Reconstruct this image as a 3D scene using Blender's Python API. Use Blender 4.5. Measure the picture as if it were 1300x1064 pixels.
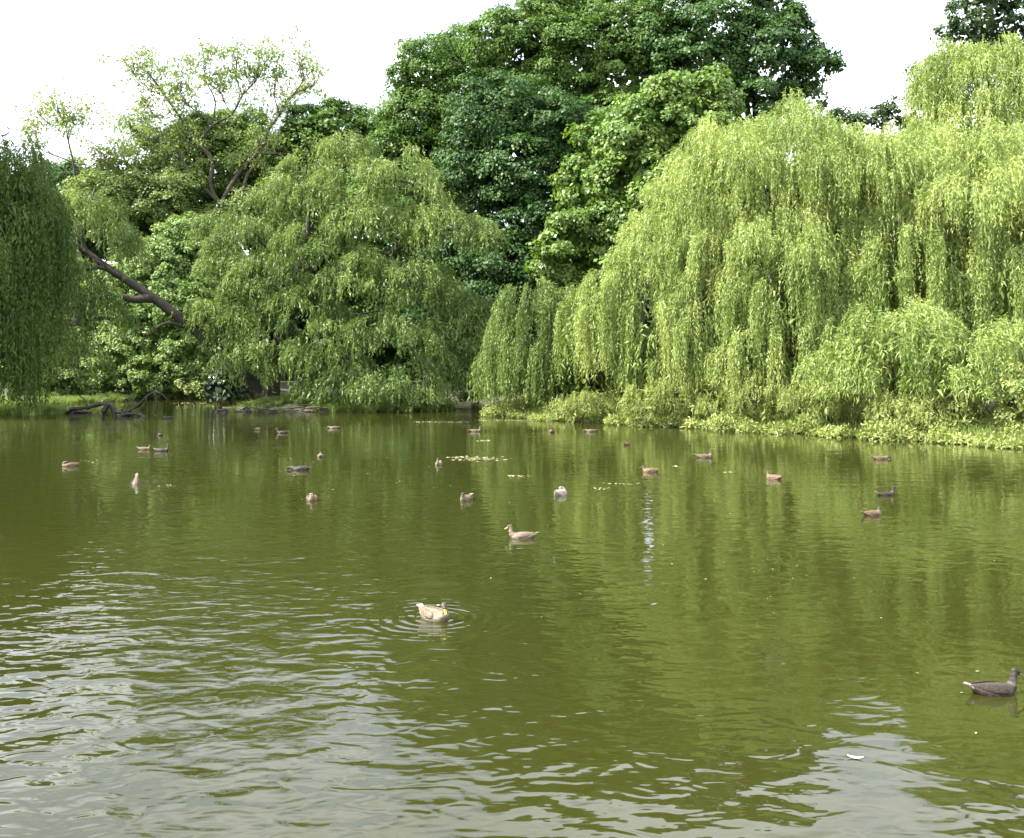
import bpy, bmesh, math, random
import numpy as np
from mathutils import Vector, Matrix
random.seed(7)
R = np.random.default_rng(11)
for o in list(bpy.data.objects): bpy.data.objects.remove(o)
SC = bpy.context.scene
COL = SC.collection

# ---------------------------------------------------------------- camera
F, CX, HZ, CAMH = 1276.0, 650.0, 465.0, 2.8
cam = bpy.data.cameras.new('camera'); co = bpy.data.objects.new('camera', cam); COL.objects.link(co)
co.location = (0, 0, CAMH); co.rotation_euler = (math.radians(90), 0, 0)
cam.sensor_fit = 'HORIZONTAL'; cam.sensor_width = 36; cam.lens = 36*F/1300
cam.shift_y = (HZ-532)/1300.0
cam.clip_start = 0.1; cam.clip_end = 3000
SC.camera = co
SC.render.resolution_x = 1024; SC.render.resolution_y = 838

# ---------------------------------------------------------------- light
SUN_AZ, SUN_EL = 256.0, 47.0          # azimuth clockwise from +Y, so 270 is the left of the picture
w = bpy.data.worlds.new('World'); SC.world = w; w.use_nodes = True
nt = w.node_tree; nt.nodes.clear()
N = nt.nodes.new; Lk = nt.links.new
out = N('ShaderNodeOutputWorld'); bg = N('ShaderNodeBackground'); bg.inputs[1].default_value = 0.12
sky = N('ShaderNodeTexSky'); sky.sky_type = 'NISHITA'; sky.sun_disc = False
sky.sun_elevation = math.radians(SUN_EL); sky.sun_rotation = math.radians(SUN_AZ)
sky.air_density = 1.0; sky.dust_density = 1.5; sky.ozone_density = 1.0
tc = N('ShaderNodeTexCoord'); mp = N('ShaderNodeMapping'); mp.inputs['Scale'].default_value = (1, 1, 2.2)
mp.inputs['Location'].default_value = (4.3, 0.9, 2.6)
nz = N('ShaderNodeTexNoise'); nz.inputs['Scale'].default_value = 3.2; nz.inputs['Detail'].default_value = 7; nz.inputs['Roughness'].default_value = 0.55
rp = N('ShaderNodeValToRGB'); rp.color_ramp.elements[0].position = 0.40; rp.color_ramp.elements[1].position = 0.60; rp.color_ramp.elements[0].color = (0.30, 0.30, 0.30, 1)
mx = N('ShaderNodeMix'); mx.data_type = 'RGBA'
mx.inputs[7].default_value = (9.4, 9.5, 9.9, 1)
Lk(tc.outputs['Generated'], mp.inputs[0]); Lk(mp.outputs[0], nz.inputs['Vector']); Lk(nz.outputs[0], rp.inputs[0])
Lk(rp.outputs[0], mx.inputs[0]); Lk(sky.outputs[0], mx.inputs[6]); Lk(mx.outputs[2], bg.inputs[0]); Lk(bg.outputs[0], out.inputs[0])
sl = bpy.data.lights.new('sun', 'SUN'); so = bpy.data.objects.new('sun', sl); COL.objects.link(so)
sl.energy = 5.0; sl.angle = math.radians(0.6); sl.color = (1.0, 0.95, 0.86)
_a, _e = math.radians(SUN_AZ), math.radians(SUN_EL)
sd = Vector((math.sin(_a)*math.cos(_e), math.cos(_a)*math.cos(_e), math.sin(_e)))
so.rotation_euler = sd.to_track_quat('Z', 'Y').to_euler(); so.location = sd*150
vs = SC.view_settings; vs.view_transform = 'Standard'; vs.look = 'None'; vs.gamma = 1; vs.use_curve_mapping = False
vs.exposure = 1.75
SC.cycles.max_bounces = 4; SC.cycles.diffuse_bounces = 2; SC.cycles.transmission_bounces = 3; SC.cycles.glossy_bounces = 2

# ---------------------------------------------------------------- helpers
def at(px, py, D): return np.array([(px-CX)/F*D, D, CAMH+(HZ-py)/F*D])
def wl(px, py):                       # a point of the water surface
    D = F*CAMH/(py-HZ); return np.array([(px-CX)/F*D, D, 0.0])
def unit(v): return v/np.maximum(np.linalg.norm(v, axis=-1, keepdims=True), 1e-9)
def tag(o, label=None, cat=None, group=None, kind=None):
    if label: o['label'] = label
    if cat: o['category'] = cat
    if group: o['group'] = group
    if kind: o['kind'] = kind
    return o
def link(name, me, mat=None, parent=None):
    o = bpy.data.objects.new(name, me); COL.objects.link(o)
    if mat and me is not None and not me.materials: me.materials.append(mat)
    if parent: o.parent = parent
    return o
def root(name, loc, label, cat, group=None):
    o = bpy.data.objects.new(name, None); COL.objects.link(o); o.location = tuple(float(v) for v in loc); o.empty_display_size = 0.3
    return tag(o, label, cat, group)
def child(name, me, mat, parent):     # mesh in world coordinates, shifted to the parent's origin
    me.transform(Matrix.Translation(-parent.location))
    return link(name, me, mat, parent)
def np_mesh(name, V, faces_n, tint=None, smooth=False):
    """V (n,3); every face uses faces_n consecutive vertices"""
    V = np.asarray(V, np.float32); n = len(V); nf = n//faces_n
    me = bpy.data.meshes.new(name)
    me.vertices.add(n); me.vertices.foreach_set('co', V.ravel())
    me.loops.add(n); me.loops.foreach_set('vertex_index', np.arange(n, dtype=np.int32))
    me.polygons.add(nf); me.polygons.foreach_set('loop_start', np.arange(0, n, faces_n, dtype=np.int32))
    me.update(calc_edges=True)
    if tint is not None:
        a = me.attributes.new('tint', 'FLOAT', 'POINT'); a.data.foreach_set('value', np.repeat(np.asarray(tint, np.float32), faces_n))
    return me
def leaf_tris(P, U, S, L, W):
    """slim triangles from base P along U"""
    L = np.asarray(L)[:, None]; W = np.asarray(W)[:, None]
    m = P+U*L*0.38
    return np.stack([P, m+S*W*0.5 + U*L*0.02, P+U*L], 1) if False else np.stack([m-S*W*0.5-U*L*0.38, m+S*W*0.5-U*L*0.2, P+U*L], 1).reshape(-1, 3)
def leaf_quads(P, U, S, L, W):
    L = np.asarray(L)[:, None]; W = np.asarray(W)[:, None]
    m = P+U*L*0.55
    return np.stack([P, m+S*W*0.5, P+U*L, m-S*W*0.5], 1).reshape(-1, 3)
def rdir(n):
    return unit(R.normal(size=(n, 3)))

class MB:                             # small mesh collector
    def __init__(s): s.v = []; s.f = []; s.n = 0
    def tube(s, pts, rad, k=7, wob=0.0, cap=True):
        pts = np.asarray(pts, float); n = len(pts); rad = np.broadcast_to(np.asarray(rad, float), (n,))
        T = np.gradient(pts, axis=0); T = unit(T)
        ref = np.array([0.31, 0.9, 0.2]) if abs(T[0][1]) < 0.8 else np.array([1., 0, 0])
        A = unit(np.cross(T, ref)); B = np.cross(T, A)
        an = np.arange(k)*2*math.pi/k
        ring = pts[:, None]+(A[:, None]*np.cos(an)[None, :, None]+B[:, None]*np.sin(an)[None, :, None])*(rad[:, None]*(1+wob*R.normal(size=(n, k))))[..., None]
        b = s.n; s.v.append(ring.reshape(-1, 3)); s.n += n*k
        for i in range(n-1):
            for j in range(k):
                j2 = (j+1) % k
                s.f.append((b+i*k+j, b+i*k+j2, b+(i+1)*k+j2, b+(i+1)*k+j))
        if cap:
            s.f.append(tuple(b+j for j in range(k))[::-1]); s.f.append(tuple(b+(n-1)*k+j for j in range(k)))
        return s
    def mesh(s, name, smooth=True):
        me = bpy.data.meshes.new(name); me.from_pydata(np.concatenate(s.v).tolist(), [], s.f)
        if smooth: me.polygons.foreach_set('use_smooth', [True]*len(me.polygons))
        me.update(); return me
def spline(pts, m=6):                 # Catmull-Rom
    p = np.asarray(pts, float); p = np.vstack([2*p[0]-p[1], p, 2*p[-1]-p[-2]]); o = []
    for i in range(1, len(p)-2):
        for t in np.linspace(0, 1, m, endpoint=False):
            o.append(0.5*((2*p[i])+(-p[i-1]+p[i+1])*t+(2*p[i-1]-5*p[i]+4*p[i+1]-p[i+2])*t*t+(-p[i-1]+3*p[i]-3*p[i+1]+p[i+2])*t**3))
    o.append(p[-2]); return np.array(o)

# ---------------------------------------------------------------- materials
def mat(name):
    m = bpy.data.materials.new(name); m.use_nodes = True; t = m.node_tree; t.nodes.clear()
    return m, t, t.nodes.new, t.links.new
def leaf_mat(name, dark, light, trans=0.33, tcol=(1.1, 1.15, 0.42), rough=0.5, spec=0.3):
    m, t, n, l = mat(name)
    at_ = n('ShaderNodeAttribute'); at_.attribute_name = 'tint'
    mx = n('ShaderNodeMix'); mx.data_type = 'RGBA'; mx.inputs[6].default_value = (*dark, 1); mx.inputs[7].default_value = (*light, 1)
    l(at_.outputs['Fac'], mx.inputs[0])
    p = n('ShaderNodeBsdfPrincipled'); p.inputs['Roughness'].default_value = rough; p.inputs['Specular IOR Level'].default_value = spec
    tr = n('ShaderNodeBsdfTranslucent'); mu = n('ShaderNodeMix'); mu.data_type = 'RGBA'; mu.blend_type = 'MULTIPLY'; mu.inputs[0].default_value = 1
    mu.inputs[7].default_value = (*tcol, 1)
    ms = n('ShaderNodeMixShader'); ms.inputs[0].default_value = trans; o = n('ShaderNodeOutputMaterial')
    l(mx.outputs[2], p.inputs['Base Color']); l(mx.outputs[2], mu.inputs[6]); l(mu.outputs[2], tr.inputs[0])
    l(p.outputs[0], ms.inputs[1]); l(tr.outputs[0], ms.inputs[2]); l(ms.outputs[0], o.inputs[0])
    return m
def noise_mat(name, c1, c2, scale, rough=0.9, bump=0.0, stretch=(1, 1, 1), detail=6, bd=0.05):
    m, t, n, l = mat(name)
    tc = n('ShaderNodeTexCoord'); mp = n('ShaderNodeMapping'); mp.inputs['Scale'].default_value = stretch
    nz = n('ShaderNodeTexNoise'); nz.inputs['Scale'].default_value = scale; nz.inputs['Detail'].default_value = detail
    mx = n('ShaderNodeMix'); mx.data_type = 'RGBA'; mx.inputs[6].default_value = (*c1, 1); mx.inputs[7].default_value = (*c2, 1)
    cr = n('ShaderNodeMapRange'); cr.inputs[1].default_value = 0.3; cr.inputs[2].default_value = 0.7
    p = n('ShaderNodeBsdfPrincipled'); p.inputs['Roughness'].default_value = rough; o = n('ShaderNodeOutputMaterial')
    l(tc.outputs['Object'], mp.inputs[0]); l(mp.outputs[0], nz.inputs['Vector']); l(nz.outputs[0], cr.inputs[0]); l(cr.outputs[0], mx.inputs[0])
    l(mx.outputs[2], p.inputs['Base Color']); l(p.outputs[0], o.inputs[0])
    if bump:
        b = n('ShaderNodeBump'); b.inputs['Strength'].default_value = bump; b.inputs['Distance'].default_value = bd
        l(nz.outputs[0], b.inputs['Height']); l(b.outputs[0], p.inputs['Normal'])
    return m
M = {}
M['willow'] = leaf_mat('willow_leaf_pale', (0.120, 0.180, 0.036), (0.325, 0.395, 0.125))
M['willow2'] = leaf_mat('willow_leaf_green', (0.060, 0.112, 0.022), (0.212, 0.280, 0.080))
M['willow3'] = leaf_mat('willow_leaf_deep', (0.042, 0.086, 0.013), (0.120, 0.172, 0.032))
M['chestnut'] = leaf_mat('chestnut_leaf', (0.021, 0.060, 0.014), (0.070, 0.140, 0.032), 0.28, rough=0.5, spec=0.25)
M['sycamore'] = leaf_mat('sycamore_leaf', (0.038, 0.094, 0.016), (0.132, 0.218, 0.044), 0.34, rough=0.5, spec=0.25)
M['maple'] = leaf_mat('maple_leaf', (0.062, 0.128, 0.020), (0.190, 0.280, 0.058), 0.35, rough=0.45, spec=0.35)
M['far'] = leaf_mat('far_leaf', (0.030, 0.062, 0.022), (0.075, 0.125, 0.040), 0.3)
M['locust'] = leaf_mat('feathery_leaf', (0.115, 0.170, 0.045), (0.240, 0.300, 0.110), 0.45)
M['shrub'] = leaf_mat('shrub_leaf', (0.080, 0.150, 0.030), (0.220, 0.310, 0.090))
M['glossy'] = leaf_mat('glossy_leaf', (0.018, 0.035, 0.014), (0.050, 0.080, 0.035), 0.1, rough=0.3, spec=0.6)
M['bank'] = leaf_mat('bank_leaf', (0.130, 0.182, 0.038), (0.345, 0.390, 0.130), 0.35)
M['sedge'] = leaf_mat('sedge_blade', (0.090, 0.155, 0.032), (0.250, 0.320, 0.095), 0.35)
M['red'] = leaf_mat('rusty_leaf', (0.25, 0.07, 0.02), (0.35, 0.14, 0.05), 0.3)
M['litter'] = leaf_mat('litter', (0.09, 0.085, 0.03), (0.36, 0.34, 0.20), 0.1)
M['bark'] = noise_mat('bark', (0.014, 0.012, 0.009), (0.062, 0.054, 0.036), 5, 0.9, 0.8, (3, 3, 0.5))
M['bark_pale'] = noise_mat('bark_pale', (0.085, 0.075, 0.055), (0.20, 0.175, 0.125), 5, 0.9, 0.8, (3, 3, 0.5))
M['bark_mid'] = noise_mat('bark_mid', (0.035, 0.03, 0.022), (0.10, 0.085, 0.06), 5, 0.9, 0.8, (3, 3, 0.5))
M['wood_wet'] = noise_mat('wet_wood', (0.008, 0.007, 0.005), (0.030, 0.024, 0.017), 6, 0.55, 0.6)
M['earth'] = noise_mat('earth', (0.022, 0.026, 0.010), (0.060, 0.062, 0.026), 1.2, 0.95, 0.5)
M['mud'] = noise_mat('mud_and_roots', (0.030, 0.024, 0.016), (0.12, 0.10, 0.07), 6, 0.8, 0.9)

# ---------------------------------------------------------------- ground and water
POND = np.array([(-60, 2.5), (45, 2.5), (42, 18), (27, 28), (19.5, 33.5), (15.2, 38.5), (11.6, 42.6), (7.6, 47.6), (2.8, 52.6), (-0.6, 57.6), (-1.2, 70), (-3, 80), (-5, 90),
                 (-15, 91), (-25, 88), (-33, 86), (-36, 74), (-33, 62), (-38, 50), (-48, 30)])
ISLE = np.array([(-17.6, 62.6), (-14, 61.4), (-9, 62.0), (-5.5, 63.5), (-4.2, 66), (-5, 72), (-10, 75), (-16, 70)])
def sdf(poly, P):
    d = np.full(len(P), 1e9); ins = np.zeros(len(P), bool); n = len(poly)
    for i in range(n):
        a, b = poly[i], poly[(i+1) % n]; e = b-a; wv = P-a
        t = np.clip((wv@e)/(e@e), 0, 1); d = np.minimum(d, np.linalg.norm(wv-t[:, None]*e, axis=1))
        c = ((a[1] > P[:, 1]) != (b[1] > P[:, 1])) & (P[:, 0] < (b[0]-a[0])*(P[:, 1]-a[1])/(b[1]-a[1]+1e-12)+a[0])
        ins ^= c
    return np.where(ins, -d, d)
def land(P):
    return np.maximum(sdf(POND, P), -sdf(ISLE, P))
def hgt(P):
    P = np.asarray(P, float).reshape(-1, 2); d = land(P)
    z = np.where(d < 0, np.maximum(d*0.5, -1.1), 0.42*(1-np.exp(-d/0.7))+np.clip(d, 0, 40)*0.035)
    z = z+0.07*np.sin(P[:, 0]*1.7+P[:, 1]*0.9)*np.sin(P[:, 1]*1.3)*(d > -1)
    return np.where(P[:, 1] < 2.4, np.minimum(z, 1.1), z)
gx = np.concatenate([-np.geomspace(900, 62, 14), np.linspace(-60, 48, 109), np.geomspace(50, 900, 14)])
gy = np.concatenate([-np.geomspace(300, 6, 8), np.linspace(-4, 112, 117), np.geomspace(114, 1500, 14)])
XX, YY = np.meshgrid(gx, gy); P2 = np.stack([XX.ravel(), YY.ravel()], 1)
Z = hgt(P2); nx, ny = len(gx), len(gy)
me = bpy.data.meshes.new('ground')
me.from_pydata(np.column_stack([P2, Z]).tolist(), [], [(j*nx+i, j*nx+i+1, (j+1)*nx+i+1, (j+1)*nx+i) for j in range(ny-1) for i in range(nx-1)])
me.polygons.foreach_set('use_smooth', [True]*len(me.polygons))
tag(link('ground', me, M['earth']), kind='structure')

DUCK_NEAR = wl(552, 784)
def water_material():
    m, t, n, l = mat('pond_water')
    geo = n('ShaderNodeNewGeometry'); o = n('ShaderNodeOutputMaterial'); p = n('ShaderNodeBsdfPrincipled')
    def mathn(op, a, b=None):
        x = n('ShaderNodeMath'); x.operation = op
        for i, v in enumerate((a, b)):
            if v is None: continue
            if isinstance(v, (int, float)): x.inputs[i].default_value = v
            else: l(v, x.inputs[i])
        return x.outputs[0]
    def noise(scale, st, detail=1.5, dist=0.0, off=(0, 0, 0), rough=0.5):
        mp = n('ShaderNodeMapping'); mp.inputs['Scale'].default_value = st; mp.inputs['Location'].default_value = off
        l(geo.outputs['Position'], mp.inputs[0]); z = n('ShaderNodeTexNoise'); z.inputs['Scale'].default_value = scale
        z.inputs['Detail'].default_value = detail; z.inputs['Distortion'].default_value = dist; z.inputs['Roughness'].default_value = rough
        l(mp.outputs[0], z.inputs['Vector']); return z.outputs[0]
    big = noise(1.0, (1.15, 1.65, 1), 0.7, 1.1)
    mid = noise(1.0, (3.0, 4.4, 1), 0.8, 1.0, (5, 3, 0))
    fine = noise(1.0, (5.0, 11, 1), 1.0, 0.4, (1, 9, 0))
    patch = noise(1.0, (0.09, 0.13, 1), 1.0, 0.0, (2.2, 7.1, 0))
    pr = n('ShaderNodeMapRange'); l(patch, pr.inputs[0]); pr.inputs[1].default_value = 0.38; pr.inputs[2].default_value = 0.62; pr.inputs[3].default_value = 0.20; pr.inputs[4].default_value = 0.52
    h = mathn('ADD', mathn('MULTIPLY', big, 0.025), mathn('ADD', mathn('MULTIPLY', mid, 0.011), mathn('MULTIPLY', fine, 0.0022)))
    sx = n('ShaderNodeSeparateXYZ'); l(geo.outputs['Position'], sx.inputs[0])
    gx_ = mathn('MULTIPLY', mathn('ADD', sx.outputs[0], 4.0), 0.36); gy_ = mathn('MULTIPLY', mathn('SUBTRACT', sx.outputs[1], 9.5), 0.15)
    gust = mathn('POWER', 2.718, mathn('MULTIPLY', mathn('ADD', mathn('MULTIPLY', gx_, gx_), mathn('MULTIPLY', gy_, gy_)), -1.0))   # a breath of wind on the left
    h = mathn('MULTIPLY', h, mathn('ADD', pr.outputs[0], mathn('MULTIPLY', gust, 1.1)))
    # rings round the nearest swimming duck
    for c, amp, k, rad in ((DUCK_NEAR, 0.0042, 42.0, 0.75), (wl(660, 683), 0.0016, 34.0, 0.6), (wl(172, 615), 0.004, 26.0, 0.9)):
        dx = mathn('SUBTRACT', sx.outputs[0], float(c[0])); dy = mathn('SUBTRACT', sx.outputs[1], float(c[1]))
        r = mathn('SQRT', mathn('ADD', mathn('MULTIPLY', dx, dx), mathn('MULTIPLY', dy, dy)))
        env = mathn('POWER', 2.718, mathn('MULTIPLY', mathn('MULTIPLY', r, r), -1.0/(rad*rad)))
        h = mathn('ADD', h, mathn('MULTIPLY', mathn('MULTIPLY', mathn('SINE', mathn('MULTIPLY', r, k)), env), amp))
    b = n('ShaderNodeBump'); b.inputs['Strength'].default_value = 1.0; b.inputs['Distance'].default_value = 1.0
    l(h, b.inputs['Height']); l(b.outputs[0], p.inputs['Normal'])
    cl = noise(1.0, (0.12, 0.12, 1), 3.0, 0.0, (8, 1, 0))
    mx = n('ShaderNodeMix'); mx.data_type = 'RGBA'; mx.inputs[6].default_value = (0.0160, 0.0188, 0.0032, 1); mx.inputs[7].default_value = (0.0250, 0.0262, 0.0052, 1)
    l(cl, mx.inputs[0]); l(mx.outputs[2], p.inputs['Base Color'])
    p.inputs['Roughness'].default_value = 0.03; p.inputs['IOR'].default_value = 1.33
    l(p.outputs[0], o.inputs[0]); return m
me = bpy.data.meshes.new('pond_water')
wp = POND*1.0; c0 = wp.mean(0); wp = c0+(wp-c0)*1.06
me.from_pydata([(float(x), float(y), 0) for x, y in wp], [], [tuple(range(len(wp)))])
tag(link('pond_water', me, water_material()), kind='structure')

# ---------------------------------------------------------------- willow foliage: cascades of hanging strands
def ell_pts(C, rx, ry, rz, n, zmin=-0.2):
    d = rdir(n*3); d = d[d[:, 2] > zmin][:n]
    nb = 1+0.10*np.sin(d[:, 0]*7+C[0])+0.08*np.sin(d[:, 2]*9+C[2]*2)+0.05*R.normal(size=len(d))
    return np.array(C)+d*np.array([rx, ry, rz])*nb[:, None], unit(d/np.array([rx, ry, rz]))
def bumpy(ells, k, frac, zmin=-0.35):
    """grow k smaller lobes on every lobe, so that crowns bulge"""
    o = list(ells)
    for C, r in ells:
        d = rdir(k*6); d = d[(d[:, 2] > zmin) & (d[:, 1] < 0.6)]; d = d[np.arange(k) % len(d)]
        for q in d:
            f = frac*(0.5+1.0*R.random()); o.append((C+q*r*0.86, r*f))
    return o
def cull(p, ells, own, lim=0.84):
    keep = np.ones(len(p), bool)
    for i, (C, r) in enumerate(ells):
        if i == own: continue
        keep &= (((p-C)/r)**2).sum(1) > lim*lim
    return keep
def strands(P, OUT, TINT, length, per, spread, leafL=0.20, leafW=0.055, step=0.12, zfloor=0.25, arch=0.9, rise=0.25, along=0.5):
    """P (n,3) bough tips, OUT (n,3) horizontal outward; returns triangle verts and tints"""
    n = len(P); k = per
    out_ = np.repeat(OUT, k, 0); side = np.stack([-out_[:, 1], out_[:, 0], 0*out_[:, 0]], 1)
    t = R.random(n*k)**0.8
    st = np.repeat(P, k, 0)+out_*((t-0.3)*arch)[:, None]+side*(R.normal(size=n*k)*spread*(0.5+0.6*t))[:, None]
    st[:, 2] += rise*np.sin(t*2.6)-0.55*t*t*arch+R.normal(size=n*k)*0.13
    Ls = np.repeat(length*(0.65+0.7*R.random(n)), k)*(0.45+0.55*R.random(n*k))
    Ls = np.minimum(Ls, np.maximum(st[:, 2]-zfloor-R.random(n*k)*0.5, 0.15))
    a = np.repeat(R.normal(size=(n, 2))*0.35, k, 0)+R.normal(size=(n*k, 2))*0.35
    oxy = unit(out_[:, :2]+a*0.6)*(0.15+0.35*R.random((n*k, 1)))
    cnt = np.maximum((Ls/step).astype(int), 3); idx = np.repeat(np.arange(n*k), cnt)
    s0 = np.arange(len(idx))-np.repeat(np.cumsum(cnt)-cnt, cnt)
    s = s0*step+R.random(len(idx))*step
    g = 1-np.exp(-s/0.55)
    pos = st[idx].copy(); pos[:, :2] += oxy[idx]*g[:, None]*along*2
    pos[:, 2] -= s-0.38*(1-np.exp(-s/0.45))
    ph = R.random(n*k)*6.28
    sw = 0.05*np.sin(s*1.3+ph[idx])*np.minimum(s, 1.5)
    pos[:, 0] += sw; pos[:, 1] += 0.04*np.cos(s*1.1+ph[idx]*1.7)*np.minimum(s, 1.5)
    m = len(idx)
    dn = np.stack([oxy[idx, 0]*np.exp(-s/0.6)*1.6, oxy[idx, 1]*np.exp(-s/0.6)*1.6, -1+0.9*np.exp(-s/0.35)], 1)
    U = unit(dn+R.normal(size=(m, 3))*np.array([0.42, 0.42, 0.30]))
    S = unit(np.cross(U, rdir(m)+out_[idx]*0.2))
    L = leafL*(0.65+0.7*R.random(m)); W = leafW*(0.7+0.6*R.random(m))
    tint = np.clip(np.repeat(TINT, k)[idx]+0.14*R.normal(size=m)+(R.random(n*k)*0.24-0.12)[idx], 0, 1)
    return leaf_tris(pos, U, S, L, W), tint
def willow_crown(lobes, dens, length, per=26, spread=0.42, zmin=-0.35, tbias=0.5, sub=6, frac=0.40, inner=0.45, **kw):
    ells = []; off = []
    for lb in lobes:
        px, py, rx, rz, D = lb[:5]; sx, sz = rx/F*D, rz/F*D; sy = lb[5] if len(lb) > 5 else sx*0.85
        ells.append((at(px, py, D), np.array([sx, sy, sz]))); off.append(lb[6] if len(lb) > 6 else 0.0)
    base = ells; ells = bumpy(ells, sub, frac); nb_ = len(base); off += [o_ for o_ in off for _ in range(sub)]; PP, OO, TT = [], [], []
    def areaof(r): return 4*math.pi*(((r[0]*r[1])**1.6+(r[0]*r[2])**1.6+(r[1]*r[2])**1.6)/3)**(1/1.6)*0.6
    for i, (C, r) in enumerate(ells):
        p, nn = ell_pts(C, *r, max(int(areaof(r)*dens), 4), zmin)
        keep = ((p[:, 1] < C[1]+0.3*r[1]) | (R.random(len(p)) < 0.25)) & cull(p, ells, i) & (p[:, 2] > 0.5); p, nn = p[keep], nn[keep]
        o = nn.copy(); o[:, 2] = 0; o = unit(o+R.normal(size=o.shape)*np.array([0.35, 0.35, 0]))
        PP.append(p); OO.append(o); TT.append(np.clip(tbias+0.16*R.normal(size=len(p))+0.17*R.normal()+off[i], 0, 1))
    P = np.concatenate(PP); O = np.concatenate(OO); T = np.concatenate(TT)
    V, t = strands(P, O, T, length, per, spread, **kw)
    if inner:                                                # broader-leaved growth inside the crown, tinted darker to paint in its shade
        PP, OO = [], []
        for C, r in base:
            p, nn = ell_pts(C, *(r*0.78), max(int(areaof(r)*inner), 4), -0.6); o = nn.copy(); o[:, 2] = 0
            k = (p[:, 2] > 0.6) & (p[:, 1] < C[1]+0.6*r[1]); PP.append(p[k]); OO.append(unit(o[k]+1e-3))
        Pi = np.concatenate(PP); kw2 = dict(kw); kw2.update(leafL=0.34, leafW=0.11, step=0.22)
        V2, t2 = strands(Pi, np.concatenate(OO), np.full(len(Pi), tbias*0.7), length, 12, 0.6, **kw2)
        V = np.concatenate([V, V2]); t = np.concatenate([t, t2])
    return V, t, P
def limbs_to(rt, base, targets, r0, mat_, fork=0.35, name='limb', k=6):
    """arching limbs from the trunk to some bough tips, each a mesh of its own"""
    for tp in targets:
        tp = np.asarray(tp); mid = base+(tp-base)*0.5; mid[2] += 0.14*np.linalg.norm(tp[:2]-base[:2])
        pts = spline([base, base+(mid-base)*0.55+R.normal(size=3)*0.15, mid+R.normal(size=3)*0.3, tp], 5)
        rr = np.linspace(r0, r0*0.18, len(pts))
        child(name, MB().tube(pts, rr, k, 0.05).mesh(name), mat_, rt)
def trunk(rt, pts, r0, r1, mat_, name='trunk', k=10, flare=1.5):
    p = spline(pts, 6); rr = np.linspace(r0, r1, len(p)); rr[:3] *= np.linspace(flare, 1.0, 3)
    return child(name, MB().tube(p, rr, k, 0.06).mesh(name), mat_, rt)
def willow(label, base, top, lobes, m, dens, length, nl=7, r0=0.4, bark='bark', **kw):
    b = np.array([base[0], base[1], hgt(base[:2])[0]-0.15])
    rt = root('willow_tree', b, label, 'willow', None)
    trunk(rt, [b, b+(np.array(top)-b)*0.5+np.array([0.25, 0.1, 0]), top], r0, r0*0.6, M[bark])
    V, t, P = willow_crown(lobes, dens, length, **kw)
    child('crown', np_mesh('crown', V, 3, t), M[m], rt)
    pick = P[R.choice(len(P), min(nl, len(P)), replace=False)]
    limbs_to(rt, np.array(top)-np.array([0, 0, 0.4]), [np.array(top)+(q-np.array(top))*0.93 for q in pick], r0*0.42, M[bark])
    return rt

TRI = 0
# right bank: big pale weeping willow, fine short growth above, long separate tresses below
A1 = [(985, 255, 118, 112, 51, 6.0), (905, 290, 72, 95, 50), (1090, 255, 110, 88, 51, 6.0), (1200, 265, 110, 92, 49, 6), (1130, 310, 80, 60, 47.5), (1250, 300, 80, 70, 46), (1010, 320, 90, 62, 47.5), (930, 330, 70, 60, 48.5), (850, 345, 50, 50, 49.5), (1000, 265, 90, 80, 54), (1150, 275, 95, 70, 53.5), (905, 320, 50, 60, 53), (1040, 375, 100, 60, 50.5), (1200, 380, 90, 60, 49), (1240, 230, 60, 50, 53)]
A2 = [(815, 378, 62, 60, 50), (930, 385, 80, 72, 47.8), (1040, 365, 90, 70, 46.6), (1160, 365, 100, 75, 45.8), (1270, 350, 80, 85, 44.2), (865, 420, 55, 60, 48), (1000, 430, 70, 60, 45.6), (768, 412, 40, 52, 51.2), (930, 450, 55, 50, 47.2, 1.6), (840, 455, 45, 45, 49.6, 1.6), (1060, 450, 55, 45, 45.6, 1.6)]
b = at(1010, 465, 51); b[2] = hgt(b[:2])[0]-0.15; tp_ = at(1010, 300, 51)
rt = root('willow_tree', b, 'huge pale yellow-green weeping willow filling the right bank, its strands hanging like waterfalls', 'willow')
trunk(rt, [b, b+(tp_-b)*0.5+np.array([0.25, 0.1, 0]), tp_], 0.6, 0.36, M['bark'])
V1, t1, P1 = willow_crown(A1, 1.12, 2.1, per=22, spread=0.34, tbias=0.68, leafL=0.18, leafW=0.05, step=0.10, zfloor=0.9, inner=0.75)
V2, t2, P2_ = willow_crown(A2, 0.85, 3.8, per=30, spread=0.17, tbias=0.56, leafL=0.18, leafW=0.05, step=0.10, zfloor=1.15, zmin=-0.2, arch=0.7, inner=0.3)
child('crown', np_mesh('crown', V1, 3, t1), M['willow'], rt)
child('hanging_foliage', np_mesh('hanging_foliage', V2, 3, t2), M['willow'], rt)
P_ = np.concatenate([P1, P2_]); limbs_to(rt, tp_-np.array([0, 0, 0.4]), [tp_+(q-tp_)*0.93 for q in P_[R.choice(len(P_), 10, replace=False)]], 0.24, M['bark'])
# behind it on the right edge, taller
B = [(1265, 120, 75, 65, 54), (1215, 175, 55, 60, 54), (1290, 190, 70, 70, 53), (1200, 120, 30, 35, 54)]
willow('tall pale willow crown rising at the right edge above the big weeping willow', at(1270, 465, 55), at(1265, 140, 54), B, 'willow', 1.0, 2.8, 6, 0.4, per=28, tbias=0.60)
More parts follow.
